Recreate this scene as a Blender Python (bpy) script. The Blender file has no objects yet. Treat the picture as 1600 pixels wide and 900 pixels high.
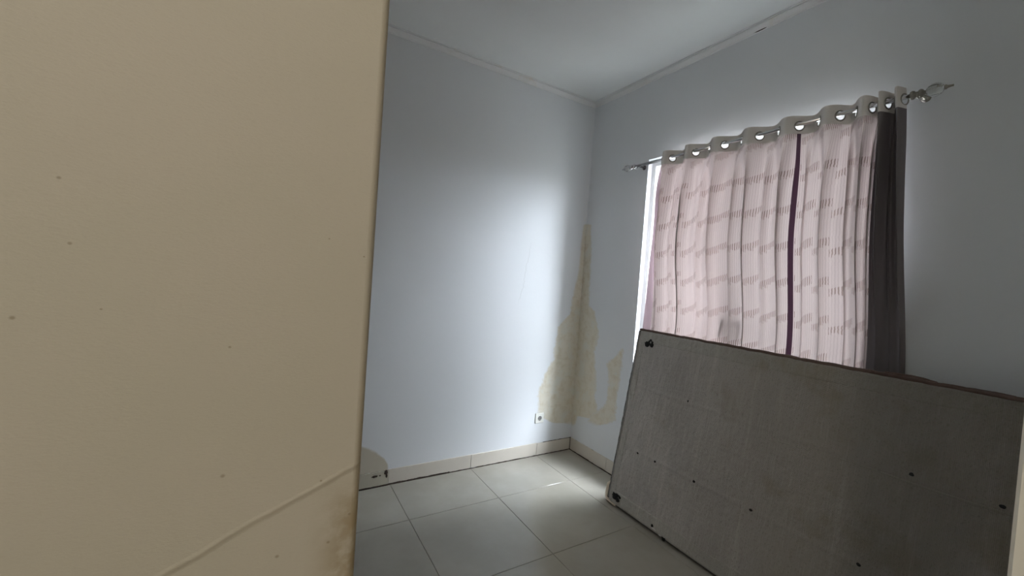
import bpy, math, random
from math import sin, cos, pi, radians
from mathutils import Vector, Matrix, Euler, noise

random.seed(7)
SC = bpy.context.scene
COL = SC.collection

# ------------------------------------------------------------------ camera
FPX, YAW, PITCH, ROLL = 636.48, 0.5400, -0.0245, 0.0717
CAM = Vector((-2.334, -2.7198, 1.4525))
F = Vector((sin(YAW) * cos(PITCH), cos(YAW) * cos(PITCH), sin(PITCH)))
R0 = Vector((cos(YAW), -sin(YAW), 0)); U0 = R0.cross(F)
R = R0 * cos(ROLL) + U0 * sin(ROLL); U = U0 * cos(ROLL) - R0 * sin(ROLL)
cd = bpy.data.cameras.new('camera'); cd.sensor_fit = 'HORIZONTAL'; cd.sensor_width = 36
cd.lens = FPX / 1600 * 36; cd.clip_start = 0.02
cam = bpy.data.objects.new('camera', cd); COL.objects.link(cam)
M4 = Matrix((R, U, -F)).transposed().to_4x4(); M4.translation = CAM
cam.matrix_world = M4; SC.camera = cam

# ------------------------------------------------------------------ sky, exposure
SKY_STRENGTH = 33.0        # brightness at the horizon; the zenith of an overcast sky is three times as bright
w = bpy.data.worlds.new('overcast_sky'); SC.world = w; w.use_nodes = True
nt = w.node_tree; nt.nodes.clear()
wo = nt.nodes.new('ShaderNodeOutputWorld'); bg = nt.nodes.new('ShaderNodeBackground')
bg.inputs['Color'].default_value = (0.83, 0.91, 1.0, 1); bg.inputs['Strength'].default_value = SKY_STRENGTH
tcn = nt.nodes.new('ShaderNodeTexCoord'); sx = nt.nodes.new('ShaderNodeSeparateXYZ'); mr = nt.nodes.new('ShaderNodeMapRange')
nt.links.new(tcn.outputs['Generated'], sx.inputs[0]); nt.links.new(sx.outputs[2], mr.inputs[0])
mr.inputs[1].default_value = 0; mr.inputs[2].default_value = 1
mr.inputs[3].default_value = SKY_STRENGTH; mr.inputs[4].default_value = SKY_STRENGTH * 3
nt.links.new(mr.outputs[0], bg.inputs['Strength'])
nt.links.new(bg.outputs[0], wo.inputs[0])
SC.view_settings.view_transform = 'Standard'; SC.view_settings.look = 'None'
SC.view_settings.gamma = 1; SC.view_settings.use_curve_mapping = False
SC.view_settings.exposure = 0.0
FILL_POWER = 21.5
SC.cycles.max_bounces = 14; SC.cycles.diffuse_bounces = 10; SC.cycles.transparent_max_bounces = 12
SC.cycles.caustics_reflective = False; SC.cycles.caustics_refractive = False
SC.cycles.sample_clamp_indirect = 6.0
# a light portal in the window opening: gives no light of its own, it only steers the sampling of the sky
pl = bpy.data.lights.new('window_portal', 'AREA'); pl.shape = 'RECTANGLE'; pl.size = 1.40; pl.size_y = 1.90
pl.cycles.is_portal = True
po = bpy.data.objects.new('window_portal', pl); COL.objects.link(po)
po.location = (0.16, -1.305, 1.465); po.rotation_euler = (pi / 2, 0, pi / 2)   # -Z looks into the room (-X)
po.rotation_euler = Vector((-1, 0, 0)).to_track_quat('-Z', 'Y').to_euler()

# ------------------------------------------------------------------ materials
class NB:
    """small node builder"""
    def __init__(s, name):
        s.m = bpy.data.materials.new(name); s.m.use_nodes = True
        s.t = s.m.node_tree; s.t.nodes.clear()
        s.out = s.n('ShaderNodeOutputMaterial')
    def n(s, typ, **kw):
        nd = s.t.nodes.new(typ)
        for k, v in kw.items(): setattr(nd, k, v)
        return nd
    def put(s, sock, v):
        if hasattr(v, 'is_linked'): s.t.links.new(v, sock)
        elif v is not None:
            if isinstance(v, (tuple, list)) and len(v) == 3 and sock.type == 'RGBA': v = (*v, 1)
            sock.default_value = v
    def math(s, op, a, b=None, c=None):
        nd = s.n('ShaderNodeMath', operation=op)
        s.put(nd.inputs[0], a); s.put(nd.inputs[1], b); s.put(nd.inputs[2], c)
        return nd.outputs[0]
    def smooth(s, v, a, b, lo=0.0, hi=1.0):
        nd = s.n('ShaderNodeMapRange', interpolation_type='SMOOTHSTEP')
        s.put(nd.inputs[0], v); nd.inputs[1].default_value = a; nd.inputs[2].default_value = b
        nd.inputs[3].default_value = lo; nd.inputs[4].default_value = hi
        return nd.outputs[0]
    def mix(s, f, a, b):
        nd = s.n('ShaderNodeMix', data_type='RGBA')
        s.put(nd.inputs[0], f); s.put(nd.inputs[6], a); s.put(nd.inputs[7], b)
        return nd.outputs[2]
    def noise(s, vec, scale, detail=3, rough=.5):
        nd = s.n('ShaderNodeTexNoise'); s.put(nd.inputs['Vector'], vec)
        nd.inputs['Scale'].default_value = scale; nd.inputs['Detail'].default_value = detail
        nd.inputs['Roughness'].default_value = rough
        return nd.outputs[0]
    def obj(s): return s.n('ShaderNodeTexCoord').outputs['Object']
    def uv(s): return s.n('ShaderNodeTexCoord').outputs['UV']
    def sep(s, v):
        nd = s.n('ShaderNodeSeparateXYZ'); s.put(nd.inputs[0], v); return nd.outputs
    def vmul(s, v, k):
        nd = s.n('ShaderNodeVectorMath', operation='MULTIPLY'); s.put(nd.inputs[0], v)
        nd.inputs[1].default_value = k; return nd.outputs[0]
    def curve(s, v, pts, lo, hi):
        """value of a drawn profile: pts (t, value) with t in lo..hi"""
        t = s.math('DIVIDE', s.math('SUBTRACT', v, lo), hi - lo)
        nd = s.n('ShaderNodeFloatCurve'); cu = nd.mapping.curves[0]
        P = sorted(((a - lo) / (hi - lo), b) for a, b in pts)
        cu.points[0].location = P[0]; cu.points[1].location = P[-1]
        for p in P[1:-1]: cu.points.new(*p)
        for p in cu.points: p.handle_type = 'VECTOR'
        nd.mapping.update(); s.put(nd.inputs['Value'], t); return nd.outputs[0]
    def bump(s, h, dist, strength=1.0, normal=None):
        nd = s.n('ShaderNodeBump'); s.put(nd.inputs['Height'], h)
        nd.inputs['Distance'].default_value = dist; nd.inputs['Strength'].default_value = strength
        if normal is not None: s.put(nd.inputs['Normal'], normal)
        return nd.outputs[0]
    def pbr(s, col, rough=.6, metal=0., normal=None, spec=.5, **kw):
        nd = s.n('ShaderNodeBsdfPrincipled')
        s.put(nd.inputs['Base Color'], col); s.put(nd.inputs['Roughness'], rough)
        s.put(nd.inputs['Metallic'], metal); s.put(nd.inputs['Specular IOR Level'], spec)
        if normal is not None: s.put(nd.inputs['Normal'], normal)
        for k, v in kw.items(): s.put(nd.inputs[k.replace('_', ' ')], v)
        s.t.links.new(nd.outputs[0], s.out.inputs[0]); return s.m

def simple(name, col, rough=.5, metal=0., nscale=40, var=.08, bump=.0005, spec=.5, **kw):
    b = NB(name); n = b.noise(b.obj(), nscale)
    c = b.mix(n, tuple(x * (1 - var) for x in col), tuple(min(1, x * (1 + var)) for x in col))
    return b.pbr(c, rough, metal, b.bump(n, bump), spec, **kw)

WALLC = (.735, .755, .78)
STAIN1, STAIN2 = (.68, .635, .53), (.60, .535, .41)

def wall_material(name, profiles, along, extra=None):
    """painted plaster; profiles = stains given as [(axis profile points), zlo, zhi]; along = 'x' or 'y' distance from the corner"""
    b = NB(name); o = b.obj(); xyz = b.sep(o)
    d = b.math('MULTIPLY', xyz[0 if along == 'x' else 1], -1.0); z = xyz[2]
    n1 = b.noise(o, 7, 4, .6); n2 = b.noise(o, 40, 3, .6); n3 = b.noise(o, 18, 4, .65)
    jit = b.math('ADD', b.math('MULTIPLY', b.math('SUBTRACT', n1, .5), .10), b.math('MULTIPLY', b.math('SUBTRACT', n2, .5), .045))
    mask = 0.0
    edge = 0.0
    for inner, outer, lo, hi in profiles:
        wo_ = b.curve(z, outer, lo, hi)
        s = b.math('SUBTRACT', b.math('ADD', wo_, b.math('MULTIPLY', jit, b.smooth(wo_, 0, .15))), d)
        if inner is not None:
            wi = b.curve(z, inner, lo, hi)
            s = b.math('MINIMUM', s, b.math('SUBTRACT', d, b.math('ADD', wi, jit)))
        rng = b.math('MULTIPLY', b.smooth(z, lo, lo + .05), b.smooth(z, hi - .02, hi, 1, 0))
        m = b.math('MULTIPLY', b.smooth(s, -.012, .024), rng)
        e = b.math('MULTIPLY', b.math('MULTIPLY', b.smooth(s, -.006, .006), b.smooth(s, .006, .03, 1, 0)), rng)
        mask = m if mask == 0.0 else b.math('MAXIMUM', mask, m)
        edge = e if edge == 0.0 else b.math('MAXIMUM', edge, e)
    col = b.mix(b.noise(o, 2.2, 3), tuple(x * .96 for x in WALLC), WALLC)
    if profiles:
        stain = b.mix(b.smooth(n3, .42, .68), STAIN1, STAIN2)
        stain = b.mix(b.smooth(n1, .50, .62), stain, (.66, .64, .56))
        col = b.mix(b.math('MULTIPLY', mask, .92), col, stain)
        col = b.mix(b.math('MULTIPLY', edge, .22), col, STAIN2)
        # mould specks inside the damp patch
        sp = b.math('MULTIPLY', b.smooth(b.noise(o, 55, 2, .5), .70, .78), mask)
        col = b.mix(b.math('MULTIPLY', sp, .55), col, (.25, .17, .09))
    if extra: col = extra(b, col, xyz, n1, n2)
    h = b.math('ADD', b.math('MULTIPLY', n2, .5), b.math('MULTIPLY', n3, .5))
    if profiles: h = b.math('SUBTRACT', h, b.math('MULTIPLY', mask, .6))
    return b.pbr(col, .62, 0, b.bump(h, .0022, .35), .35)

def back_extra(b, col, xyz, n1, n2):
    # low brown damp at the far left above the skirting, and a hairline crack
    x, z = xyz[0], xyz[2]
    wdt = b.curve(z, [(.09, .98), (.15, .93), (.19, .86), (.24, .62), (.27, .40), (.30, .12), (.34, .0)], .09, .34)
    s = b.math('SUBTRACT', b.math('MULTIPLY', b.math('ADD', wdt, b.math('MULTIPLY', b.math('SUBTRACT', n1, .5), .2)), .3), b.math('ADD', b.math('MULTIPLY', b.math('ADD', x, 1.575), -1), 0))
    left = b.math('SUBTRACT', -1.575, x)
    m = b.math('MULTIPLY', b.smooth(b.math('SUBTRACT', b.math('MULTIPLY', b.math('ADD', b.math('MULTIPLY', left, -1.0), .30), 1.0), b.math('SUBTRACT', .30, left)), -.01, .01), 0.0)
    top = b.curve(left, [(0, .13), (.03, .19), (.10, .25), (.19, .29), (.4, .27), (1.0, .2)], 0, 1.0)
    m = b.math('MULTIPLY', b.smooth(left, -.004, .01), b.smooth(b.math('SUBTRACT', b.math('ADD', top, b.math('MULTIPLY', b.math('SUBTRACT', n1, .5), .08)), z), -.005, .02))
    col = b.mix(b.math('MULTIPLY', m, .8), col, (.46, .40, .29))
    ctr = b.math('ADD', b.math('MULTIPLY', b.math('SUBTRACT', b.noise(b.vmul(b.obj(), (0, 0, 1)), 6, 4, .7), .5), .10), b.math('MULTIPLY', b.math('SUBTRACT', z, 1.45), .16))
    cr = b.math('ABSOLUTE', b.math('SUBTRACT', b.math('ADD', x, .60), ctr))
    m2 = b.math('MULTIPLY', b.smooth(cr, .0, .004, 1, 0), b.math('MULTIPLY', b.smooth(z, 1.22, 1.34), b.smooth(z, 1.62, 1.78, 1, 0)))
    return b.mix(b.math('MULTIPLY', m2, .32), col, (.35, .34, .33))

BACK_ST = [(None, [(.20, .0), (.235, .08), (.25, .21), (.30, .30), (.35, .365), (.49, .385), (.60, .36), (.68, .33), (.80, .25),
                   (1.07, .225), (1.18, .12), (1.38, .085), (1.57, .045), (1.76, .05), (1.95, .032), (1.97, .0)], .20, 1.97)]
WIN_ST = [(None, [(.19, .0), (.23, .05), (.31, .07), (.34, .22), (.42, .31), (.53, .265), (.69, .26), (.89, .215), (1.06, .25),
                  (1.22, .19), (1.27, .11), (1.47, .10), (1.69, .09), (1.95, .065), (1.97, .0)], .19, 1.97),
          ([(.29, .18), (.36, .23), (.45, .33), (.55, .40), (.66, .39), (.76, .41), (.83, .37), (.90, .45), (.99, .52)],
           [(.29, .28), (.36, .42), (.42, .50), (.60, .51), (.80, .52), (.92, .53), (.99, .522)], .29, .99)]
M_back = wall_material('painted_plaster_damp', BACK_ST, 'x', back_extra)
M_win = wall_material('painted_plaster_damp_window_side', WIN_ST, 'y')
M_wall = wall_material('painted_plaster', [], 'x')

def cream_wall():
    b = NB('cream_wall_paint'); o = b.obj(); x, y, z = b.sep(o)
    n = b.noise(o, 9, 4, .55); f = b.noise(b.vmul(o, (1, 1, 2.5)), 420, 3, .6); g = b.noise(o, 1200, 2)
    col = b.mix(b.smooth(n, .3, .7), (.51, .478, .405), (.53, .488, .422))
    col = b.mix(b.math('MULTIPLY', b.smooth(f, .5, .75), .10), col, (.36, .32, .24))
    # raised diagonal seam: signed distance in the wall plane (points in metres)
    ax, az, bx, bz = -2.2694, 1.3125, -2.382, 1.2625
    L = math.hypot(bx - ax, bz - az); nx, nz = -(bz - az) / L, (bx - ax) / L
    wob = b.math('MULTIPLY', b.math('SUBTRACT', b.noise(o, 26, 3), .5), .006)
    d = b.math('ADD', b.math('ADD', b.math('MULTIPLY', b.math('SUBTRACT', x, ax), nx), b.math('MULTIPLY', b.math('SUBTRACT', z, az), nz)), wob)
    d = b.math('MULTIPLY', d, -1)           # positive above the seam
    ridge = b.smooth(b.math('ABSOLUTE', d), 0, .0034, 1, 0)
    step = b.smooth(d, -.0018, .002)
    seam_h = b.math('ADD', b.math('MULTIPLY', ridge, .7), b.math('MULTIPLY', step, .5))
    # brown damp near the end of the wall, below the seam
    ex = b.math('SUBTRACT', -2.2694, x)
    m = b.math('MULTIPLY', b.smooth(b.math('ADD', ex, b.math('MULTIPLY', b.math('SUBTRACT', n, .5), .035)), .004, .038, 1, 0), b.smooth(z, 1.265, 1.318, 1, 0))
    blot = b.math('MULTIPLY', m, b.smooth(b.noise(o, 60, 4, .6), .25, .62))
    col = b.mix(b.math('MULTIPLY', blot, .75), col, (.29, .215, .115))
    ln = b.math('MULTIPLY', b.smooth(ex, .0, .007, 1, 0), b.smooth(z, 1.30, 1.45, .55, .25))
    col = b.mix(ln, col, (.40, .32, .185))
    col = b.mix(b.math('MULTIPLY', b.smooth(d, -.0035, -.0005, 0, 1), b.math('MULTIPLY', b.smooth(d, -.0005, .0012, 1, 0), .22)), col, (.32, .26, .175))
    for px_, pz_, r_ in [(-2.442, 1.415, .0011), (-2.428, 1.487, .0009), (-2.423, 1.454, .0009), (-2.296, 1.304, .0008), (-2.276, 1.276, .0010),
                         (-2.289, 1.259, .0010), (-2.32, 1.258, .0012), (-2.352, 1.318, .0012), (-2.352, 1.398, .0008), (-2.277, 1.46, .0007), (-2.30, 1.47, .0006), (-2.41, 1.42, .0006)]:
        dx = b.math('SUBTRACT', x, px_); dz = b.math('SUBTRACT', z, pz_)
        rr = b.math('SQRT', b.math('ADD', b.math('MULTIPLY', dx, dx), b.math('MULTIPLY', dz, b.math('MULTIPLY', dz, 1.3))))
        col = b.mix(b.math('MULTIPLY', b.smooth(rr, r_ * .4, r_ * 1.5, 1, 0), .55), col, (.22, .17, .10))
    h = b.math('ADD', b.math('MULTIPLY', f, .12), b.math('MULTIPLY', n, .25))
    nrm = b.bump(h, .0012, .5); nrm = b.bump(seam_h, .0008, .42, nrm)
    return b.pbr(col, .7, 0, nrm, .3)
M_cream = cream_wall()

M_jamb = simple('pale_jamb_paint', (.84, .81, .73), .65, nscale=12, var=.04, bump=.001, spec=.3)
M_ceil = simple('ceiling_paint', (.84, .86, .86), .75, nscale=6, var=.02, bump=.001, spec=.2)
def cornice_mat():
    b = NB('cornice_plaster'); o = b.obj(); n = b.noise(o, 5, 4, .6)
    col = b.mix(b.smooth(n, .55, .75), (.76, .765, .77), (.70, .67, .61))
    return b.pbr(col, .6, 0, b.bump(b.noise(o, 60), .0008), .3)
M_corn = cornice_mat()

def tile_mat():
    b = NB('polished_ceramic_tile'); o = b.n('ShaderNodeNewGeometry').outputs['Position']
    n = b.noise(o, 3.5, 4, .6); f = b.noise(o, 70, 3)
    rnd = b.n('ShaderNodeObjectInfo').outputs['Random']
    col = b.mix(b.smooth(n, .35, .7), (.33, .31, .268), (.372, .348, .302))
    col = b.mix(b.math('MULTIPLY', rnd, .3), col, (.295, .275, .24))
    dirt = b.smooth(b.noise(o, 28, 4, .7), .66, .80)
    col = b.mix(b.math('MULTIPLY', dirt, .16), col, (.24, .21, .16))
    r = b.math('ADD', .10, b.math('MULTIPLY', b.smooth(n, .3, .8), .13))
    return b.pbr(col, r, 0, b.bump(f, .0003, .3), .5)
M_tile = tile_mat()
M_grout = simple('grey_grout', (.25, .235, .20), .9, nscale=90, var=.25)
M_skirt = simple('skirting_tile', (.60, .555, .49), .28, nscale=8, var=.05, bump=.0003)
M_skirt_old = simple('old_skirting_tile', (.47, .44, .36), .35, nscale=14, var=.10, bump=.0003)
M_grime = simple('dark_grime', (.035, .022, .014), .9, nscale=60, var=.5, bump=.002)
M_white = simple('white_window_paint', (.80, .81, .82), .35, nscale=30, var=.03)
M_dark = simple('blackened_metal', (.03, .028, .03), .45, .6)
M_chrome = simple('chrome', (.72, .72, .74), .16, 1.0, nscale=20, var=.03, bump=.0001)
M_tarnish = simple('tarnished_chrome', (.30, .285, .25), .28, 1.0, nscale=60, var=.3, bump=.0004)
M_socket = simple('white_socket_plastic', (.78, .78, .74), .3, nscale=30, var=.02, bump=.0001)
M_socket_in = simple('shadowed_socket_well', (.20, .20, .19), .5, nscale=60, var=.1)
M_lining = None

def glass_pane():
    b = NB('window_glass'); ge = b.n('ShaderNodeNewGeometry'); dp = b.n('ShaderNodeVectorMath', operation='DOT_PRODUCT')
    b.put(dp.inputs[0], ge.outputs['Normal']); b.put(dp.inputs[1], ge.outputs['Incoming'])
    c1 = b.math('SUBTRACT', 1.0, b.math('ABSOLUTE', dp.outputs['Value']))
    fac = b.math('MULTIPLY_ADD', b.math('POWER', c1, 5.0), .96, .04)      # Schlick, the same from both sides of the thin pane
    tr = b.n('ShaderNodeBsdfTransparent'); tr.inputs[0].default_value = (.93, .95, .95, 1)
    gl = b.n('ShaderNodeBsdfGlossy'); gl.inputs['Roughness'].default_value = .02
    mx = b.n('ShaderNodeMixShader'); b.put(mx.inputs[0], fac)
    b.t.links.new(tr.outputs[0], mx.inputs[1]); b.t.links.new(gl.outputs[0], mx.inputs[2])
    b.t.links.new(mx.outputs[0], b.out.inputs[0]); return b.m
M_glass = glass_pane()
def crystal():
    b = NB('clear_acrylic')
    return b.pbr((.93, .94, .94), .03, 0, None, .5, Transmission_Weight=.85, IOR=1.49)
M_crystal = crystal()

def cloth_mat(name, refl, trans, k_trans, pattern=False, weave=900):
    b = NB(name); uvw = b.uv(); u, v, _ = b.sep(uvw)
    fine = b.noise(b.vmul(uvw, (1, .05, 1)), weave, 2)
    rc, tc = b.mix(fine, tuple(x * .85 for x in refl), refl), b.mix(fine, tuple(x * .93 for x in trans), trans)
    if pattern:
        # woven vertical hairlines, and rows of little dashes on a zig-zag base line
        lines = b.math('SINE', b.math('MULTIPLY', b.math('ADD', u, b.math('MULTIPLY', b.noise(b.vmul(uvw, (1, 6, 1)), 9, 2), .004)), 2 * pi / .0080))
        lm = b.smooth(lines, .1, .95)
        idx = b.math('FLOOR', b.math('DIVIDE', u, .0080))
        wn = b.n('ShaderNodeTexWhiteNoise', noise_dimensions='1D'); b.put(wn.inputs['W'], idx)
        wn2 = b.n('ShaderNodeTexWhiteNoise', noise_dimensions='1D'); b.put(wn2.inputs['W'], b.math('FLOOR', b.math('DIVIDE', idx, 14.0)))
        tri = b.math('ADD', b.math('MULTIPLY', b.math('MODULO', idx, 14.0), .0042), b.math('MULTIPLY', wn2.outputs[0], .012))
        ph = b.math('MODULO', b.math('ADD', b.math('SUBTRACT', v, tri), b.math('MULTIPLY', wn.outputs[0], .022)), .185)
        lenr = b.math('ADD', .030, b.math('MULTIPLY', wn.outputs[0], .020))
        dash = b.math('MULTIPLY', b.smooth(b.math('SUBTRACT', lenr, ph), -.002, .003), b.smooth(ph, .0, .004))
        dm = b.math('MULTIPLY', dash, b.smooth(lines, -.1, .5))
        rc = b.mix(b.math('MULTIPLY', lm, .25), rc, (.20, .15, .15)); tc = b.mix(b.math('MULTIPLY', lm, .30), tc, (.25, .175, .175))
        rc = b.mix(b.math('MULTIPLY', dm, .7), rc, (.12, .07, .05)); tc = b.mix(b.math('MULTIPLY', dm, .6), tc, (.17, .095, .075))
    nrm = b.bump(fine, .0004, .4)
    df = b.n('ShaderNodeBsdfDiffuse'); b.put(df.inputs[0], rc); b.put(df.inputs['Normal'], nrm)
    tl = b.n('ShaderNodeBsdfTranslucent'); b.put(tl.inputs[0], tc)
    mx = b.n('ShaderNodeMixShader'); mx.inputs[0].default_value = k_trans
    b.t.links.new(df.outputs[0], mx.inputs[1]); b.t.links.new(tl.outputs[0], mx.inputs[2])
    b.t.links.new(mx.outputs[0], b.out.inputs[0]); return b.m
M_pattern = cloth_mat('patterned_mauve_curtain', (.62, .56, .555), (.40, .314, .300), .076, True)
M_header = cloth_mat('taupe_header_tape', (.76, .72, .69), (.30, .28, .26), .012)
M_plain = cloth_mat('plain_charcoal_curtain', (.19, .172, .178), (.06, .04, .05), .01)
M_stripe = cloth_mat('plum_stripe', (.075, .05, .065), (.10, .04, .07), .02)
M_hem = cloth_mat('side_hem_mauve', (.26, .21, .22), (.30, .21, .23), .10)

def lining_mat(name, a, c, var=0.0):
    b = NB(name); o = b.obj(); u, v, wv = b.sep(o)
    stretched = b.noise(b.vmul(o, (60, 14, 30)), 1.0, 4, .65)
    thread = b.math('ADD', b.math('SINE', b.math('MULTIPLY', u, 2 * pi / .0042)), b.math('SINE', b.math('MULTIPLY', v, 2 * pi / .0042)))
    big = b.noise(b.vmul(o, (3.2, 1.8, 2)), 1.0, 5, .6)
    streak = b.noise(b.vmul(o, (22, 1.2, 1)), 1.0, 3, .6)
    col = b.mix(b.smooth(big, .3, .72), a, c)
    col = b.mix(b.math('MULTIPLY', b.smooth(streak, .52, .74), .28), col, tuple(x * 1.45 for x in c))
    col = b.mix(b.math('MULTIPLY', b.smooth(stretched, .55, .8), .35), col, tuple(x * .55 for x in a))
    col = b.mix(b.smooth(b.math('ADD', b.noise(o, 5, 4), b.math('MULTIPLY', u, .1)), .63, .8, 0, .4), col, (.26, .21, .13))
    ribs = b.noise(b.vmul(o, (150, 7, 30)), 1.0, 3, .6)
    pits = b.noise(b.vmul(o, (190, 110, 60)), 1.0, 2, .5)
    col = b.mix(b.math('MULTIPLY', b.smooth(pits, .56, .72), .45), col, tuple(x * .45 for x in a))
    col = b.mix(b.math('MULTIPLY', b.smooth(ribs, .55, .75), .25), col, tuple(x * 1.35 for x in c))
    right_tone = b.smooth(b.math('ADD', u, b.math('MULTIPLY', b.math('SUBTRACT', big, .5), 1.2)), .15, 1.5)  # gradually darker brown towards the right end, with an uneven edge
    col = b.mix(b.math('MULTIPLY', right_tone, .62), col, (.155, .135, .105) if a[0] > .1 else a)
    h = b.math('ADD', b.math('ADD', b.math('MULTIPLY', thread, .10), b.math('MULTIPLY', ribs, .9)), b.math('ADD', stretched, b.math('MULTIPLY', pits, .6)))
    return b.pbr(col, .85, 0, b.bump(h, .0045, .8), .25, Sheen_Weight=.25)
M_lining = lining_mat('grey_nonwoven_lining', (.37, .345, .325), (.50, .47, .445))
M_band = lining_mat('grey_folded_lining', (.36, .345, .315), (.46, .44, .405))
M_body = lining_mat('dark_base_fabric', (.05, .048, .046), (.07, .066, .063))
M_pipe = simple('brown_piping', (.105, .065, .052), .8, nscale=50, var=.35, bump=.003)
M_pipe2 = simple('dusty_piping', (.30, .29, .28), .8, nscale=50, var=.3, bump=.003)
M_hole = simple('black_fuzz', (.008, .008, .009), .95, nscale=200, var=.5, bump=.003)
M_foam = simple('yellowed_foam', (.52, .44, .34), .8, nscale=60, var=.15, bump=.002)
M_tape = simple('silvery_tape', (.75, .75, .74), .25, .3, nscale=40, var=.1)
M_wire = simple('rusty_wire', (.05, .03, .022), .7, .4)
M_out = simple('terrace_concrete', (.62, .61, .58), .9, nscale=4, var=.12, bump=.003)
M_outw = simple('white_light_block', (.68, .67, .64), .9, nscale=3, var=.08, bump=.003)
M_lampw = simple('fill_lamp_housing', (.8, .8, .78), .4)

# ------------------------------------------------------------------ mesh helpers
class MB:
    def __init__(s): s.v, s.f, s.uv, s.sm = [], [], [], []
    def add(s, V, Fc, smooth=False, uv=None):
        k = len(s.v); s.v += [tuple(p) for p in V]
        s.uv += (uv if uv else [(p[0], p[2]) for p in s.v[k:]])
        s.f += [tuple(i + k for i in f) for f in Fc]; s.sm += [smooth] * len(Fc)
    def box(s, a, b):
        x0, y0, z0 = a; x1, y1, z1 = b
        s.add([(x0, y0, z0), (x1, y0, z0), (x1, y1, z0), (x0, y1, z0), (x0, y0, z1), (x1, y0, z1), (x1, y1, z1), (x0, y1, z1)],
              [(3, 2, 1, 0), (4, 5, 6, 7), (0, 1, 5, 4), (1, 2, 6, 5), (2, 3, 7, 6), (3, 0, 4, 7)])
    def bevbox(s, a, b, c):
        """box with chamfered edges (26 faces)"""
        import itertools
        A, B = Vector(a), Vector(b); V = []; idx = {}
        for sx, sy, sz in itertools.product((0, 1), repeat=3):
            cr = Vector((B.x if sx else A.x, B.y if sy else A.y, B.z if sz else A.z))
            for ax in range(3):
                p = cr.copy()
                for k in range(3):
                    if k != ax: p[k] += -c if (sx, sy, sz)[k] else c
                idx[(sx, sy, sz, ax)] = len(V); V.append(p)
        Fc = []
        for ax in range(3):
            o = [k for k in range(3) if k != ax]
            for sd in (0, 1):
                q = []
                for a1, a2 in ((0, 0), (1, 0), (1, 1), (0, 1)):
                    t = [0, 0, 0]; t[ax] = sd; t[o[0]] = a1; t[o[1]] = a2; q.append(idx[(*t, ax)])
                Fc.append(tuple(q))
            for a1, a2 in ((0, 0), (1, 0), (1, 1), (0, 1)):
                q = []
                t = [0, 0, 0]; t[o[0]] = a1; t[o[1]] = a2
                t2 = t[:]; t2[ax] = 1
                q = [idx[(*t, o[0])], idx[(*t, o[1])], idx[(*t2, o[1])], idx[(*t2, o[0])]]
                Fc.append(tuple(q))
        for t in itertools.product((0, 1), repeat=3): Fc.append(tuple(idx[(*t, k)] for k in range(3)))
        s.add(V, Fc)
    def grid(s, rows, uvs=None, smooth=True):
        """rows: list of equally long lists of points"""
        m = len(rows[0]); V = [p for r in rows for p in r]
        Fc = [(i * m + j, i * m + j + 1, (i + 1) * m + j + 1, (i + 1) * m + j) for i in range(len(rows) - 1) for j in range(m - 1)]
        s.add(V, Fc, smooth, [q for r in uvs for q in r] if uvs else None)
    def lathe(s, prof, n=20, M=None):
        """prof: (r, h) about +Z, closed by end fans when r = 0"""
        V = []; Fc = []
        for r, h in prof:
            for k in range(n):
                a = 2 * pi * k / n; V.append(Vector((r * cos(a), r * sin(a), h)))
        for i in range(len(prof) - 1):
            for k in range(n):
                Fc.append((i * n + k, i * n + (k + 1) % n, (i + 1) * n + (k + 1) % n, (i + 1) * n + k))
        if M: V = [M @ p for p in V]
        s.add(V, Fc, True)
    def tube(s, pts, r, n=10, cap=True):
        pts = [Vector(p) for p in pts]; V = []; Fc = []
        rr = r if isinstance(r, (list, tuple)) else [r] * len(pts)
        up = None
        for i, p in enumerate(pts):
            t = (pts[min(i + 1, len(pts) - 1)] - pts[max(i - 1, 0)]).normalized()
            if up is None: up = t.orthogonal().normalized()
            up = (up - t * up.dot(t)).normalized(); sd = t.cross(up)
            for k in range(n):
                a = 2 * pi * k / n; V.append(p + (up * cos(a) + sd * sin(a)) * rr[i])
        m = len(pts)
        for i in range(m - 1):
            for k in range(n):
                Fc.append((i * n + k, i * n + (k + 1) % n, (i + 1) * n + (k + 1) % n, (i + 1) * n + k))
        if cap: Fc += [tuple(reversed(range(n))), tuple(range((m - 1) * n, m * n))]
        s.add(V, Fc, True)
    def torus(s, c, nrm, R_, r_, n=28, m=10):
        q = Vector(nrm).to_track_quat('Z', 'Y').to_matrix(); V = []; Fc = []
        for i in range(n):
            a = 2 * pi * i / n
            for k in range(m):
                b = 2 * pi * k / m
                V.append(Vector(c) + q @ Vector(((R_ + r_ * cos(b)) * cos(a), (R_ + r_ * cos(b)) * sin(a), .55 * r_ * sin(b))))
        for i in range(n):
            for k in range(m):
                Fc.append((i * m + k, ((i + 1) % n) * m + k, ((i + 1) % n) * m + (k + 1) % m, i * m + (k + 1) % m))
        s.add(V, Fc, True)
    def blob(s, c, rad, n=14, m=9, jit=.15, seed=0):
        rows = []
        for i in range(m):
            th = pi * i / (m - 1); r = []
            for k in range(n + 1):
                a = 2 * pi * (k % n) / n; d = Vector((sin(th) * cos(a), sin(th) * sin(a), cos(th)))
                q = 1 + jit * noise.noise(d * 2.3 + Vector((seed, 0, 0)))
                r.append((c[0] + rad[0] * d.x * q, c[1] + rad[1] * d.y * q, c[2] + rad[2] * d.z * q))
            rows.append(r)
        s.grid(rows)
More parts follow.
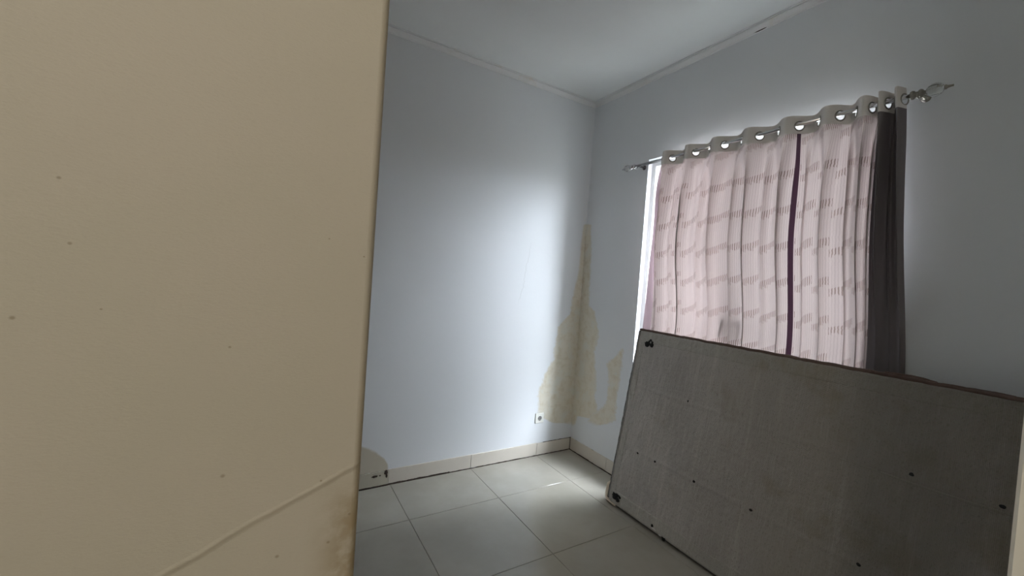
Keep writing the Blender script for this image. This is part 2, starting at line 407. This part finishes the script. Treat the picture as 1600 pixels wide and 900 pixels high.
    def build(s, name, mat, parent=None, origin=None, fix=True):
        me = bpy.data.meshes.new(name)
        o_ = Vector(origin) if origin is not None else Vector((0, 0, 0))
        me.from_pydata([tuple(Vector(p) - o_) for p in s.v], [], s.f)
        me.polygons.foreach_set('use_smooth', s.sm)
        uvl = me.uv_layers.new(name='UVMap')
        lv = [l.vertex_index for l in me.loops]
        uvl.data.foreach_set('uv', [c for i in lv for c in s.uv[i]])
        if fix:
            import bmesh
            bm = bmesh.new(); bm.from_mesh(me); bmesh.ops.recalc_face_normals(bm, faces=bm.faces); bm.to_mesh(me); bm.free()
        me.materials.append(mat)
        ob = bpy.data.objects.new(name, me); COL.objects.link(ob)
        if parent is not None: ob.parent = parent
        elif origin is not None: ob.location = o_
        return ob

def empty(name, loc=(0, 0, 0), rot=None):
    o = bpy.data.objects.new(name, None); COL.objects.link(o); o.location = loc; o.empty_display_size = .1
    if rot is not None: o.rotation_euler = rot
    return o
def tag(o, label=None, cat=None, group=None, kind=None):
    if label: o['label'] = label
    if cat: o['category'] = cat
    if group: o['group'] = group
    if kind: o['kind'] = kind
    return o
def structure(o): o['kind'] = 'structure'; return o
def boxes(name, bs, mat, parent=None, origin=None):
    m = MB()
    for a, b in bs: m.box(a, b)
    return m.build(name, mat, parent, origin)

# ------------------------------------------------------------------ room shell
H = 2.985
XL, YH = -3.5, -4.2                # left end of the room, far end of the passage behind the camera
OY0, OY1, OZ0, OZ1 = -1.99, -.632, .55, 2.382      # window opening
structure(boxes('wall_back', [((XL - .12, 0, -.1), (.15, .15, H + .1))], M_back))
structure(boxes('wall_window', [((0, YH, -.1), (.15, OY0, H + .1)), ((0, OY1, -.1), (.15, 0, H + .1)),
                                ((0, OY0, -.1), (.15, OY1, OZ0)), ((0, OY0, OZ1), (.15, OY1, H + .1))], M_win))
structure(boxes('wall_left', [((XL - .12, YH, -.1), (XL, 0, H + .1))], M_wall))
structure(boxes('wall_passage', [((XL - .12, YH - .12, -.1), (.15, YH, H + .1))], M_cream))
structure(boxes('ceiling', [((XL - .12, YH - .12, H), (.15, .15, H + .12))], M_ceil))
# near wall with the worn rounded end, left of the doorway
EX, FY = -2.2694, -2.42
m = MB(); rad = .006; prof = []
for k in range(7):
    a = -pi / 2 + (pi / 2) * k / 6; prof.append((EX - rad + rad * cos(a), FY + rad + rad * sin(a)))
for k in range(7):
    a = (pi / 2) * k / 6; prof.append((EX - rad + rad * cos(a), FY + .12 - rad + rad * sin(a)))
prof = [(XL, FY)] + prof + [(XL, FY + .12)]
nP = len(prof)
m.add([(x, y, 0) for x, y in prof] + [(x, y, H) for x, y in prof], [(i, (i + 1) % nP, nP + (i + 1) % nP, nP + i) for i in range(nP)], False)
m.sm = [1 <= i <= 12 for i in range(nP)]
structure(m.build('wall_front', M_cream, fix=False))
m = MB(); m.bevbox((-1.484, -2.76, 0), (-.0, -2.615, H), .004)
structure(m.build('wall_right', M_jamb))

# floor: grout bed and loose laid 60 cm tiles, every tile a part
floor = boxes('floor', [((XL - .12, YH - .12, -.12), (.15, .15, -.0025))], M_grout); structure(floor)
T, G = .6, .0013
def tile_mesh(x0, y0, x1, y1):
    m = MB(); c = .0012
    m.add([(x0, y0, -.004), (x1, y0, -.004), (x1, y1, -.004), (x0, y1, -.004), (x0, y0, -c), (x1, y0, -c), (x1, y1, -c), (x0, y1, -c),
           (x0 + c, y0 + c, 0), (x1 - c, y0 + c, 0), (x1 - c, y1 - c, 0), (x0 + c, y1 - c, 0)],
          [(8, 9, 10, 11), (0, 1, 5, 4), (1, 2, 6, 5), (2, 3, 7, 6), (3, 0, 4, 7), (4, 5, 9, 8), (5, 6, 10, 9), (6, 7, 11, 10), (7, 4, 8, 11)])
    return m
xs = [.0 - .008] + [-.3597 - T * i for i in range(6)] + [XL]
ys = [0 - .008] + [-.4503 - T * i for i in range(7)] + [YH]
full = None
for i in range(len(xs) - 1):
    for j in range(len(ys) - 1):
        x1, x0 = xs[i] - G, xs[i + 1] + G; y1, y0 = ys[j] - G, ys[j + 1] + G
        cx_, cy_ = (x0 + x1) / 2, (y0 + y1) / 2
        whole = abs((x1 - x0) - (T - 2 * G)) < 1e-5 and abs((y1 - y0) - (T - 2 * G)) < 1e-5
        if whole and full is not None:
            o = full.copy(); COL.objects.link(o)
        else:
            o = tile_mesh(x0 - cx_, y0 - cy_, x1 - cx_, y1 - cy_).build('tile', M_tile, floor)
            if whole: full = o
        o.parent = floor; o.location = (cx_, cy_, random.uniform(-.0003, .0003))
        o.rotation_euler = (random.uniform(-1, 1) * .0004, random.uniform(-1, 1) * .0004, 0)

# skirting of cut tiles: back wall and window wall
def skirting(name, pieces, axis):
    root = empty(name); structure(root)
    for a, b, z0, z1, proud, old in pieces:
        m = MB()
        if axis == 'x': m.bevbox((a, -proud, z0), (b, .0, z1), .0012)
        else: m.bevbox((-proud, a, z0), (0, b, z1), .0012)
        m.build('skirting_tile', M_skirt_old if old else M_skirt, root)
    return root
bb = .104
sk = skirting('baseboard_back', [(-1.5725, -.9615, .004, bb, .009, 0), (-.9585, -.3615, .004, bb, .009, 0), (-.3585, -.0095, .003, bb - .003, .009, 0),
                                 (-2.17, -1.5755, .004, bb - .004, .012, 1), (-2.77, -2.173, .004, bb, .010, 1), (XL, -2.773, .004, bb, .01, 1)], 'x')
# dirt that has gathered in the joint along the floor, uneven in thickness
def grime(parent, p0, p1, out, lo, hi, seed, zc=.002, steps=90):
    m = MB(); rows = []
    p0, p1, out = Vector(p0), Vector(p1), Vector(out)
    for i in range(steps + 1):
        t = i / steps; p = p0.lerp(p1, t)
        q = .5 + .5 * noise.noise(Vector((t * 9, seed, 0))) + .3 * noise.noise(Vector((t * 37, seed, 4)))
        h = lo + (hi - lo) * max(0, min(1, q))
        d = out * (.0015 + h * .5)
        rows.append([p + Vector((0, 0, zc - .002)), p + d + Vector((0, 0, zc - .002)), p + d * .6 + Vector((0, 0, zc + h)), p + Vector((0, 0, zc + h))])
    m.grid(rows); return m.build('joint_grime', M_grime, parent)
grime(sk, (-2.2, -.0125, 0), (-1.575, -.0125, 0), (0, -1, 0), .004, .009, 1)
grime(sk, (-1.575, -.0095, 0), (-1.13, -.0095, 0), (0, -1, 0), .004, .011, 2)
grime(sk, (-1.13, -.0095, 0), (-.0, -.0095, 0), (0, -1, 0), -.001, .007, 3)
grime(sk, (-.30, -.0035, 0), (-.0, -.0035, 0), (0, -1, 0), .002, .006, 4, bb - .004)
grime(sk, (-2.2, -.006, 0), (-1.575, -.006, 0), (0, -1, 0), .000, .004, 6, bb - .005)
m = MB()
m.blob((-1.665, -.0125, .074), (.019, .002, .007), seed=3, jit=.5); m.blob((-1.592, -.0125, .088), (.012, .002, .015), seed=5, jit=.6)
m.blob((-1.586, -.0125, .066), (.006, .002, .014), seed=8, jit=.6); m.blob((-1.63, -.0125, .075), (.006, .0015, .004), seed=9, jit=.5)
m.build('chipped_spot', M_grime, sk)
sk2 = skirting('baseboard_window', [(-.4495, -.0095, .004, bb, .009, 0), (-1.0495, -.4515, .004, bb, .009, 0), (-1.6495, -1.0515, .004, bb, .009, 0),
                                    (-2.2495, -1.6515, .004, bb, .009, 0), (-2.614, -2.2515, .004, bb, .009, 0)], 'y')
grime(sk2, (-.0095, -1.2, 0), (-.0095, 0, 0), (-1, 0, 0), .001, .008, 11)
grime(sk2, (-.0035, -.30, 0), (-.0035, -.0, 0), (-1, 0, 0), -.001, .003, 12, bb - .001)
m = MB(); m.tube([(-.0105, -.0105, .0), (-.0105, -.0105, bb)], .003, 6); m.build('corner_joint', M_grime, sk2)

# plaster cornice: stepped cove swept along both walls with a mitre in the corner
def cornice(name, axis, a, b):
    P = [(0, -.032), (.006, -.032), (.008, -.027), (.013, -.024), (.020, -.018), (.026, -.012), (.031, -.009), (.034, -.0085), (.0345, -.001), (.0385, -.001), (.039, -.006), (.046, -.006), (.0465, .0), (0, 0)]
    n = 60; rows = []
    for i in range(n + 1):
        r = []
        for d, z in P + [P[0]]:
            e = b - d if b == 0 else b
            t = a + (e - a) * i / n
            wz = .0007 * noise.noise(Vector((t * 3, 1 if axis == 'x' else 2, d * 40)))
            r.append((t, -d, H + z + wz) if axis == 'x' else (-d, t, H + z + wz))
        rows.append(r)
    m = MB(); m.grid(rows, smooth=False); return structure(m.build(name, M_corn))
cornice('trim_1', 'x', XL, 0); tr2 = cornice('trim_2', 'y', -2.615, 0)
m = MB(); m.blob((-.0085, -1.373, H - .0275), (.002, .032, .0028), seed=2, jit=.5)
m.build('chipped_plaster', M_grime, tr2)

# ------------------------------------------------------------------ window
win = empty('window_1', (.08, -1.305, OZ0)); structure(win); O = (.08, -1.305, OZ0)
FX0, FX1 = .045, .09
boxes('window_frame', [((FX0, OY0, OZ0), (FX1, OY0 + .032, OZ1)), ((FX0, OY1 - .032, OZ0), (FX1, OY1, OZ1)),
                       ((FX0, OY0 + .032, OZ0), (FX1, OY1 - .032, OZ0 + .045)), ((FX0, OY0 + .032, OZ1 - .045), (FX1, OY1 - .032, OZ1)),
                       ((FX0, -1.328, OZ0 + .045), (FX1, -1.283, OZ1 - .045))], M_white, win, O)
boxes('window_sill', [((-.0, OY0 + .001, OZ0), (FX0, OY1 - .001, OZ0 + .012))], M_white, win, O)
frame = win.children[0]
for a, b, op in ((OY0 + .032, -1.328, 0), (-1.283, OY1 - .032, 78)):        # the far sash stands open outwards
    s_ = .014; z0, z1 = OZ0 + .033, OZ1 - .046; hy = b - .001; hx = .088
    def bx(q): return [((x0 - hx, y0 - hy, z0_), (x1 - hx, y1 - hy, z1_)) for (x0, y0, z0_), (x1, y1, z1_) in q]
    sash = boxes('sash', bx([((.060, a + .001, z0), (.088, a + s_, z1)), ((.060, b - s_, z0), (.088, b - .001, z1)),
                          ((.060, a + s_, z0), (.088, b - s_, z0 + s_)), ((.060, a + s_, z1 - s_), (.088, b - s_, z1)),
                          ((.068, a + s_, 2.215), (.078, b - s_, 2.221))]), M_white, win)
    sash.location = Vector((hx, hy, 0)) - Vector(O); sash.rotation_euler = (0, 0, radians(op))
    boxes('pane', bx([((.072, a + s_, z0 + s_), (.075, b - s_, z1 - s_))]), M_glass, sash)
for yy in (-1.272, -1.388):
    m = MB(); m.tube([(.050, yy * .6 - 1.305 * .4, 1.305), (.026, yy, 1.305), (.022, yy - .003, 1.29), (.024, yy + .010, 1.195)], [.006, .007, .008, .006], 8)
    m.build('window_latch', M_dark, frame, O)
structure(boxes('light_block_wall', [((2.5, -9, -.35), (2.65, 7, 2.3))], M_outw))  # unseen wall, added to cut low sky light reaching the back wall
structure(boxes('light_block_pier', [((.15, -2.4, -.35), (.50, -2.2, 3.2))], M_outw))  # pier out of view, added to shade the back wall near the corner
structure(boxes('light_block_eave', [((.15, -5, 2.72), (.60, 2, 2.80))], M_outw))  # unseen overhang put in to darken the upper curtain
structure(boxes('terrace_ground', [((.16, -9, -.35), (9, 7, -.2))], M_out))

# ------------------------------------------------------------------ power outlet
ox, oz = -.352, .312
out = empty('power_outlet', (ox, 0, oz)); tag(out, 'small white square wall socket low on the back wall near the damp corner', 'socket'); O = (ox, 0, oz)
m = MB(); m.bevbox((ox - .042, -.009, oz - .042), (ox + .042, 0, oz + .042), .004); m.build('face_plate', M_socket, out, O)
MX = Matrix.Translation((ox, -.009, oz)) @ Matrix.Rotation(pi / 2, 4, 'X')
m = MB(); m.lathe([(.0235, 0), (.0235, .0025), (.0195, .0025), (.0190, -.004), (0, -.004)][:4], 24, MX); m.build('socket_ring', M_socket, out, O)
m = MB(); m.lathe([(.0192, .0005), (.0001, .0005)], 24, MX); well = m.build('socket_well', M_socket_in, out, O)
for sx in (-.0095, .0095):
    m = MB(); m.lathe([(.0032, .0011), (.0001, .0011)], 10, MX @ Matrix.Translation((sx, 0, 0))); h_ = m.build('pin_hole', M_hole, well, O)
for sz in (-.0195, .013):
    m = MB(); m.box((ox - .003, -.0125, oz + sz), (ox + .003, -.0095, oz + sz + .0065)); m.build('earth_clip', M_chrome, well, O)

# ------------------------------------------------------------------ curtain rod
RX, RZ = -.09, 2.323
rod = empty('curtain_rod', (RX, -1.3, RZ)); O = (RX, -1.3, RZ)
tag(rod, 'slim chrome curtain rod with clear faceted finials mounted above the window', 'curtain rod')
m = MB(); m.tube([(RX, -.575, RZ), (RX, -2.105, RZ)], .0095, 14); m.tube([(RX, -.575, RZ), (RX, -1.25, RZ)], .0099, 14); m.build('rod_tube', M_chrome, rod, O)
def finial(y, sgn, mat):
    MX = Matrix.Translation((RX, y, RZ)) @ Matrix.Rotation(-sgn * pi / 2, 4, 'X')   # +Z -> sgn*Y
    f = MB(); f.lathe([(.0001, -.012), (.016, -.012), (.018, -.006), (.016, 0), (.0115, .002), (.0115, .012), (.016, .014), (.018, .020), (.014, .026), (.008, .030), (.008, .038), (.0001, .038)], 18, MX)
    fo = f.build('finial', mat, rod, O)
    c = MB(); c.lathe([(.0001, .034), (.012, .036), (.020, .043), (.0245, .052), (.026, .061), (.0245, .070), (.019, .079), (.011, .085), (.0001, .086)], 10, MX)
    c.sm = [False] * len(c.f); c.build('finial_ball', M_crystal, fo, O).location = -(fo.location)
    t = MB(); t.lathe([(.0001, .085), (.009, .086), (.010, .092), (.006, .096), (.004, .108), (.0045, .112), (.0001, .113)], 12, MX); t.build('finial_tip', mat, fo, O)
finial(-.578, 1, M_chrome); finial(-2.083, -1, M_tarnish)
for y, mt in ((-.596, M_dark), (-2.095, M_tarnish)):
    m = MB(); m.lathe([(.0001, 0), (.017, 0), (.017, .003), (.012, .006), (.0055, .008), (.0055, .080), (.0001, .080)], 14, Matrix.Translation((0, y, RZ + .008)) @ Matrix.Rotation(-pi / 2, 4, 'Y'))
    m.tube([(RX + .016, y, RZ + .008), (RX + .014, y, RZ - .008), (RX + .004, y, RZ - .016), (RX - .008, y, RZ - .014), (RX - .0155, y, RZ - .004)], .0036, 8)
    br = m.build('bracket', mt, rod, O)
    s2 = MB(); s2.lathe([(.006, 0), (.006, .003), (.0001, .004)], 8, Matrix.Translation((-.0, y + .013, RZ + .008)) @ Matrix.Rotation(-pi / 2, 4, 'Y')); s2.build('screw', M_chrome, br, O)

# ------------------------------------------------------------------ curtain
YK = [-.82 + .0, -.915, -1.084, -1.271, -1.466, -1.659, -1.829, -1.888, -1.924, -1.946, -1.965, -1.979, -1.998, -2.017, -2.034, -2.052]   # grommets facing the room: phase 2 pi k
PH = [-.55, 0, 1, 2, 3, 4, 5, 5.5, 5.75, 6, 6.5, 6.75, 7, 7.5, 7.75, 8.05]
def interp(xs_, ys_, x):
    for i in range(len(xs_) - 1):
        if xs_[i] <= x <= xs_[i + 1] or i == len(xs_) - 2:
            t = (x - xs_[i]) / (xs_[i + 1] - xs_[i]); return ys_[i] + (ys_[i + 1] - ys_[i]) * t
def sst(a, b, x):
    t = max(0, min(1, (x - a) / (b - a))); return t * t * (3 - 2 * t)
YI = [-y for y in YK]
def ytop(ph): return -interp(PH, YI, ph)
ZT, ZB = 2.366, 1.035
PB = [-.55, 0, 1, 2, 3, 4, 5, 5.75, 6.45, 7.2, 8.05]; BY = [.735, .835, 1.03, 1.245, 1.46, 1.655, 1.83, 1.94, 1.99, 2.06, 2.125]
def cpoint(ph, z):
    """curtain surface: phase along the cloth and height"""
    t = max(0.0, min(1.0, (ZT - z) / (ZT - ZB)))
    yt = ytop(ph); yb = -interp(PB, BY, ph)
    y = yt + (yb - yt) * (t ** .85)
    amp = (.036 * (1 - sst(.05, .5, t)) + .022 * sst(.05, .5, t)) 
    a = 2 * pi * ph
    bl = sst(.04, .22, t)
    wv = sin(a) * (1 - .45 * bl) + bl * (.75 * sin(2 * a + .9 + .8 * sin(ph * 2.1)) + .25 * sin(4 * a + 2.2 * sin(ph * 1.3)))
    # neighbouring folds lean a little
    y += sst(.04, .3, t) * (1 - .6 * sst(5.2, 5.8, ph)) * (.010 * sin(a + 2.1 + .6 * sin(ph * 1.7)) + (.0150 + .004 * sin(ph * 3.1)) * sin(2 * a + 2.6 + .8 * sin(ph * 2.1)))
    xc = RX + .006 * sin(ph * 1.9) * t
    tk = sst(.40, .885, t)                           # tucked in behind the leaning base
    side = sst(6.0, 6.4, ph); free = 1 - sst(-.47, -.20, ph)
    xc += tk * (.093 - .019 * side - .058 * free - (xc - RX) * .8); amp *= 1 - tk * (.45 + .35 * side)
    x = xc + amp * wv
    x += .030 * sst(.1, .45, t) * (1 - sst(-.55, -.30, ph)) * (1 - .8 * tk)      # the side hem curls back towards the wall
    x += .004 * noise.noise(Vector((ph * 1.4, z * 2.2, 3))) * sst(.05, .3, t)
    return Vector((x, y, z))
NS = 1100; PH0, PH1 = PH[0], PH[-1]
phs = [PH0 + (PH1 - PH0) * i / NS for i in range(NS + 1)]
arc = [0.0]
for i in range(NS): arc.append(arc[-1] + (cpoint(phs[i + 1], 2.32) - cpoint(phs[i], 2.32)).length)
def arc_at(ph):
    q = (ph - PH0) / (PH1 - PH0) * NS; i = int(max(0, min(NS - 1, q))); return arc[i] + (arc[i + 1] - arc[i]) * (q - i)
cur = empty('curtain', (RX, -1.43, ZT)); O = (RX, -1.43, ZT)
tag(cur, 'mauve patterned grommet curtain with taupe top and charcoal right side hanging over the window', 'curtain')
ZH = 2.277
GPH = [k / 2 for k in range(-1, 17)]                 # a grommet at each crossing of the rod
GZ = RZ - .0082
# header band with real holes
m = MB(); nz = 34; V = []; UVs = []; ids = {}
for j in range(nz + 1):
    z = ZT + (ZH - ZT) * j / nz
    for i in range(NS + 1):
        V.append(cpoint(phs[i], z)); UVs.append((arc[i], z))
garc = [arc_at(g) for g in GPH]
Fc = []
for j in range(nz):
    zc = ZT + (ZH - ZT) * (j + .5) / nz
    for i in range(NS):
        ac = (arc[i] + arc[i + 1]) / 2
        if any((ac - g) ** 2 + (zc - GZ) ** 2 < .0200 ** 2 for g in garc): continue
        k = j * (NS + 1) + i; Fc.append((k, k + 1, k + NS + 2, k + NS + 1))
m.add(V, Fc, True, UVs); m.build('header_band', M_header, cur, O, fix=False)
for g in GPH:
    if g < PH0 + .02 or g > PH1 - .02: continue
    p = cpoint(g, GZ); tgt = (cpoint(g + .03, GZ) - cpoint(g - .03, GZ)).normalized(); nn = tgt.cross(Vector((0, 0, 1)))
    m = MB(); m.torus((0, 0, 0), nn, .0222, .0036); gr = m.build('grommet', M_tarnish, cur); gr.location = p - Vector(O)
# body cloth in vertical strips
def strip(name, a, b, mat, z0=ZH + .001, z1=ZB, push=.0, nr=90):
    n = max(6, int((b - a) / (PH1 - PH0) * 560)); rows = []; uvs = []
    for j in range(nr + 1):
        z = z0 + (z1 - z0) * j / nr; r = []; q = []
        for i in range(n + 1):
            ph = a(z) if callable(a) else a
            pe = b(z) if callable(b) else b
            p = ph + (pe - ph) * i / n
            c = cpoint(p, z); c.x -= push; r.append(c); q.append((arc_at(p) * 1.0, z))
        rows.append(r); uvs.append(q)
    m = MB(); m.grid(rows, uvs); return m.build(name, mat, cur, O, fix=False)
S0, S1 = 3.975, 4.040
D0 = 6.42
strip('side_hem', PH0, -.36, M_hem)
strip('patterned_cloth', -.36, S0, M_pattern)
strip('dark_stripe', S0, S1, M_stripe)
strip('patterned_cloth', S1, D0, M_pattern)
strip('charcoal_side_panel', D0, PH1, M_plain)['label'] = 'plain charcoal cloth'

# ------------------------------------------------------------------ bed base on its long edge
TH = .1612; BL, BH, BT = 1.79, 1.165, .100
bed = empty('bed_base', (-.312, -.79, .0165)); 
tag(bed, 'grey fabric covered bed base standing on its long edge, leaning against the curtained window wall', 'bed base')
# local frame: x = along the base towards the right (-Y), y = up the face, z = out of the face towards the room
v_ = Vector((sin(TH), 0, cos(TH))); u_ = Vector((0, -1, 0)); n_ = u_.cross(v_)
bed.matrix_world = Matrix.LocRotScale(Vector((-.312, -.79, .0165)), Matrix((u_, v_, n_)).transposed().to_quaternion(), None)
def rr(seed, *p): return noise.noise(Vector(p) + Vector((seed * 7.3, seed * 1.7, 0)))
# body: rounded slab behind the lining
m = MB(); rows = []
def ringpts(ins, z):
    pts = []; r = .03
    for (cx_, cy_, a0) in ((BL - r, r, -pi / 2), (BL - r, BH - r, 0), (r, BH - r, pi / 2), (r, r, pi)):
        for k in range(6):
            a = a0 + (pi / 2) * k / 5; pts.append((cx_ + (r - ins) * cos(a), cy_ + (r - ins) * sin(a), z))
    pts.append(pts[0]); return pts
for ins, z in ((.012, 0), (.004, -.004), (0, -.012), (0, -BT + .012), (.004, -BT + .004), (.012, -BT)): rows.append(ringpts(ins, z))
m.grid(rows); k0 = len(m.v)
m.add(ringpts(.012, 0)[:-1], [tuple(range(24))]); m.add(ringpts(.012, -BT)[:-1], [tuple(reversed(range(24)))])
m.build('body', M_body, bed)
# lining sheet: taut cloth over the slats with puckers and a bulging lower part
m = MB(); nx_, ny_ = 300, 200; rows = []
for j in range(ny_ + 1):
    r = []
    y = .010 + (BH - .020) * j / ny_
    for i in range(nx_ + 1):
        x = .010 + (BL - .020) * i / nx_
        ed = min(x, BL - x, y, BH - y)
        z = .0035
        z += .0022 * rr(1, x * 70, y * 16, 0) + .0016 * rr(2, x * 130, y * 45, 0) + .0045 * rr(3, x * 5, y * 4, 0)
        z += .0012 * rr(4, x * 20, y * 220, 0)
        for vy in (.39, .79): z += .0025 * math.exp(-((y - vy) / .012) ** 2) - .0035 * math.exp(-((y - vy) / .06) ** 2)
        z = max(z + .006, .001) * sst(0, .03, ed) + .0012
        for (hx, hy) in ((.085, 1.078), (.063, .057), (BL - .075, 1.078), (BL - .075, .06)):
            z -= .010 * math.exp(-(((x - hx) / .022) ** 2 + ((y - hy) / .022) ** 2))
        r.append((x, y, z))
    rows.append(r)
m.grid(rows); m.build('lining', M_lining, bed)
# folded edge bands
def band(x0, x1, y0, y1, horizontal, seed, hgt=.005):
    m = MB(); n = 260; k = 22; rows = []
    for i in range(n + 1):
        r = []
        for j in range(k + 1):
            s, t = i / n, j / k
            if horizontal:
                x = x0 + (x1 - x0) * s; edge = y1 - y0; wob = .007 * rr(seed, x * 6, 0, 0)
                y = y0 + (edge + wob) * t if y0 < .3 else y1 - (edge + wob) * (1 - t)
                tt = t if y0 < .3 else 1 - t
            else:
                y = y0 + (y1 - y0) * s; x = x0 + (x1 - x0 + .005 * rr(seed, y * 6, 0, 0)) * t; tt = t
            z = .0085 + hgt * sst(0, .12, tt) * sst(1.0, .90, tt) * 1.0
            c = x if horizontal else y
            z += .0030 * rr(seed + 1, (c + .35 * tt * .1) * 55, tt * 2.2, 0) * sst(0, .15, tt) * sst(1.02, .8, tt)
            r.append((x, y, z + .001))
        rows.append(r)
    m.grid(rows); return m.build('edge_band', M_band, bed)
band(.03, BL - .02, .008, .092, True, 11); band(.02, BL - .02, BH - .085, BH - .008, True, 12, .004); band(.006, .060, .05, BH - .05, False, 13, .003)
# piping all round the face
def pipe(pts, r, mat, seed, name='piping'):
    P = []
    for (a, b) in zip(pts[:-1], pts[1:]):
        a, b = Vector(a), Vector(b); n = int((b - a).length / .012) + 1
        for i in range(n):
            p = a.lerp(b, i / n); P.append(p + Vector((.0018 * rr(seed, p.x * 20, p.y * 20, 0), .003 * rr(seed + 1, p.x * 16, p.y * 16, 0), .002 * rr(seed + 2, p.x * 20, p.y * 20, 0))))
    P.append(Vector(pts[-1])); m = MB(); m.tube(P, [r * (1 + .25 * rr(seed, p.x * 45, p.y * 45, 2)) for p in P], 8); return m.build(name, mat, bed)
pipe([(.006, BH - .003, .005), (BL - .012, BH - .003, .005)], .0085, M_pipe, 21)['label'] = 'brown piping along the top edge'
pipe([(.000, .02, .000), (.000, BH - .012, .000)], .0085, M_body, 23); pipe([(.013, .03, .0125), (.012, BH - .02, .0125)], .0042, M_pipe2, 25)
pipe([(.03, .003, -.003), (BL - .02, .003, -.003)], .007, M_body, 27); pipe([(BL - .004, .02, 0), (BL - .004, BH - .02, 0)], .007, M_body, 29)
m = MB(); m.blob((1.36, BH + .003, -.004), (.085, .012, .010), 18, 9, .3, 3); m.blob((1.58, BH + .002, -.004), (.07, .007, .008), 18, 9, .3, 6); m.build('torn_piping', M_pipe, bed)
# leg bolt holes with frayed black fuzz
for q, (hx, hy) in enumerate(((.085, 1.078), (.063, .057), (BL - .075, 1.078), (BL - .075, .06))):
    m = MB(); zz = .006 if hy < .5 else 0; m.blob((hx, hy, .007 + zz), (.024, .023, .008), 16, 9, .5, 2 + q)
    rnd = random.Random(q)
    for k in range(11):
        a = rnd.uniform(-.9, 1.2); d = rnd.uniform(.012, .046); s_ = rnd.uniform(.006, .015)
        m.blob((hx + d * cos(a), hy + d * .7 * sin(a) + .004, .0115 + zz), (s_, s_ * .9, .003), 8, 6, .5, k)
    m.build('bolt_hole', M_hole, bed)
for q, (hx, hy) in enumerate(((.308, .386), (.173, .384), (.573, .388), (.883, .393), (1.417, .806), (1.306, .397), (1.643, .80), (.45, .80))):
    m = MB(); m.blob((hx, hy, .0105), (.008 if q != 7 else .004, .0065, .004), 10, 7, .4, q); m.build('nail_dimple', M_hole, bed)
# light stitched seam across the middle of the lining towards the right
m = MB(); rows = []
for i in range(81):
    x = .95 + .82 * i / 80; y = .758 + .012 * rr(31, x * 3, 0, 0) + .035 * (x - .95); z = .0085 + .004 * sst(1.2, 1.5, x)
    rows.append([(x, y - .006, z - .004), (x, y - .003, z), (x, y + .003, z), (x, y + .006, z - .004)])
m.grid(rows); m.build('lining_seam', M_band, bed)
# foam corner guard that sticks out at the lower left corner
m = MB(); rows = []
for i in range(13):
    s = i / 12; rows.append([])
    ang = pi * .5 * sst(.35, .75, s)
    base = Vector((-.016, .120 - .122 * min(1, s / .55), -.016)) if s < .55 else Vector((-.016 + .095 * (s - .55) / .45, .002, -.016 + .014 * (s - .55) / .45))
    for k in range(13):
        a = 2 * pi * k / 12
        out_ = Vector((-1, 0, 0)) * (1 - sst(.4, .7, s)) + Vector((-.2, -.35, 0)) * sst(.4, .7, s)
        rows[-1].append(base + out_ * ((.027 + .004 * rr(41, s * 4, 0, 0)) * cos(a)) * min(1, s / .08 + .2) + Vector((0, 0, 1)) * (.019 * sin(a)) * min(1, s / .08 + .2))
m.grid(rows); m.build('corner_guard', M_foam, bed)['label'] = 'cream foam corner guard'
m = MB(); m.blob((.385, .022, .0155), (.017, .005, .003), 12, 7, .5, 1); m.blob((.43, .012, .013), (.010, .004, .003), 12, 7, .5, 4); m.build('torn_tape', M_tape, bed)
m = MB(); m.blob((.372, .036, .015), (.008, .009, .003), 10, 7, .5, 3); m.build('burnt_patch', M_hole, bed)
m = MB(); m.blob((.455, .008, .011), (.014, .012, .003), 10, 7, .5, 5); m.build('burnt_patch', M_hole, bed)

# ------------------------------------------------------------------ unseen fill lamp, added behind the camera to light the cream wall
lx, ly = -3.05, -3.35
lamp = empty('added_fill_lamp', (lx, ly, H)); tag(lamp, 'added fill lamp on the passage ceiling, unseen behind the camera', 'lamp')
m = MB(); m.lathe([(.0001, 0), (.13, 0), (.135, -.015), (.13, -.03), (.118, -.03), (.118, -.012), (.0001, -.012)], 28); m.build('housing', M_lampw, lamp)
ld = bpy.data.lights.new('fill_light', 'AREA'); ld.shape = 'DISK'; ld.size = .23; ld.energy = FILL_POWER; ld.color = (1, .93, .80)
lo = bpy.data.objects.new('fill_light', ld); COL.objects.link(lo); lo.parent = lamp; lo.location = (0, 0, -.032)
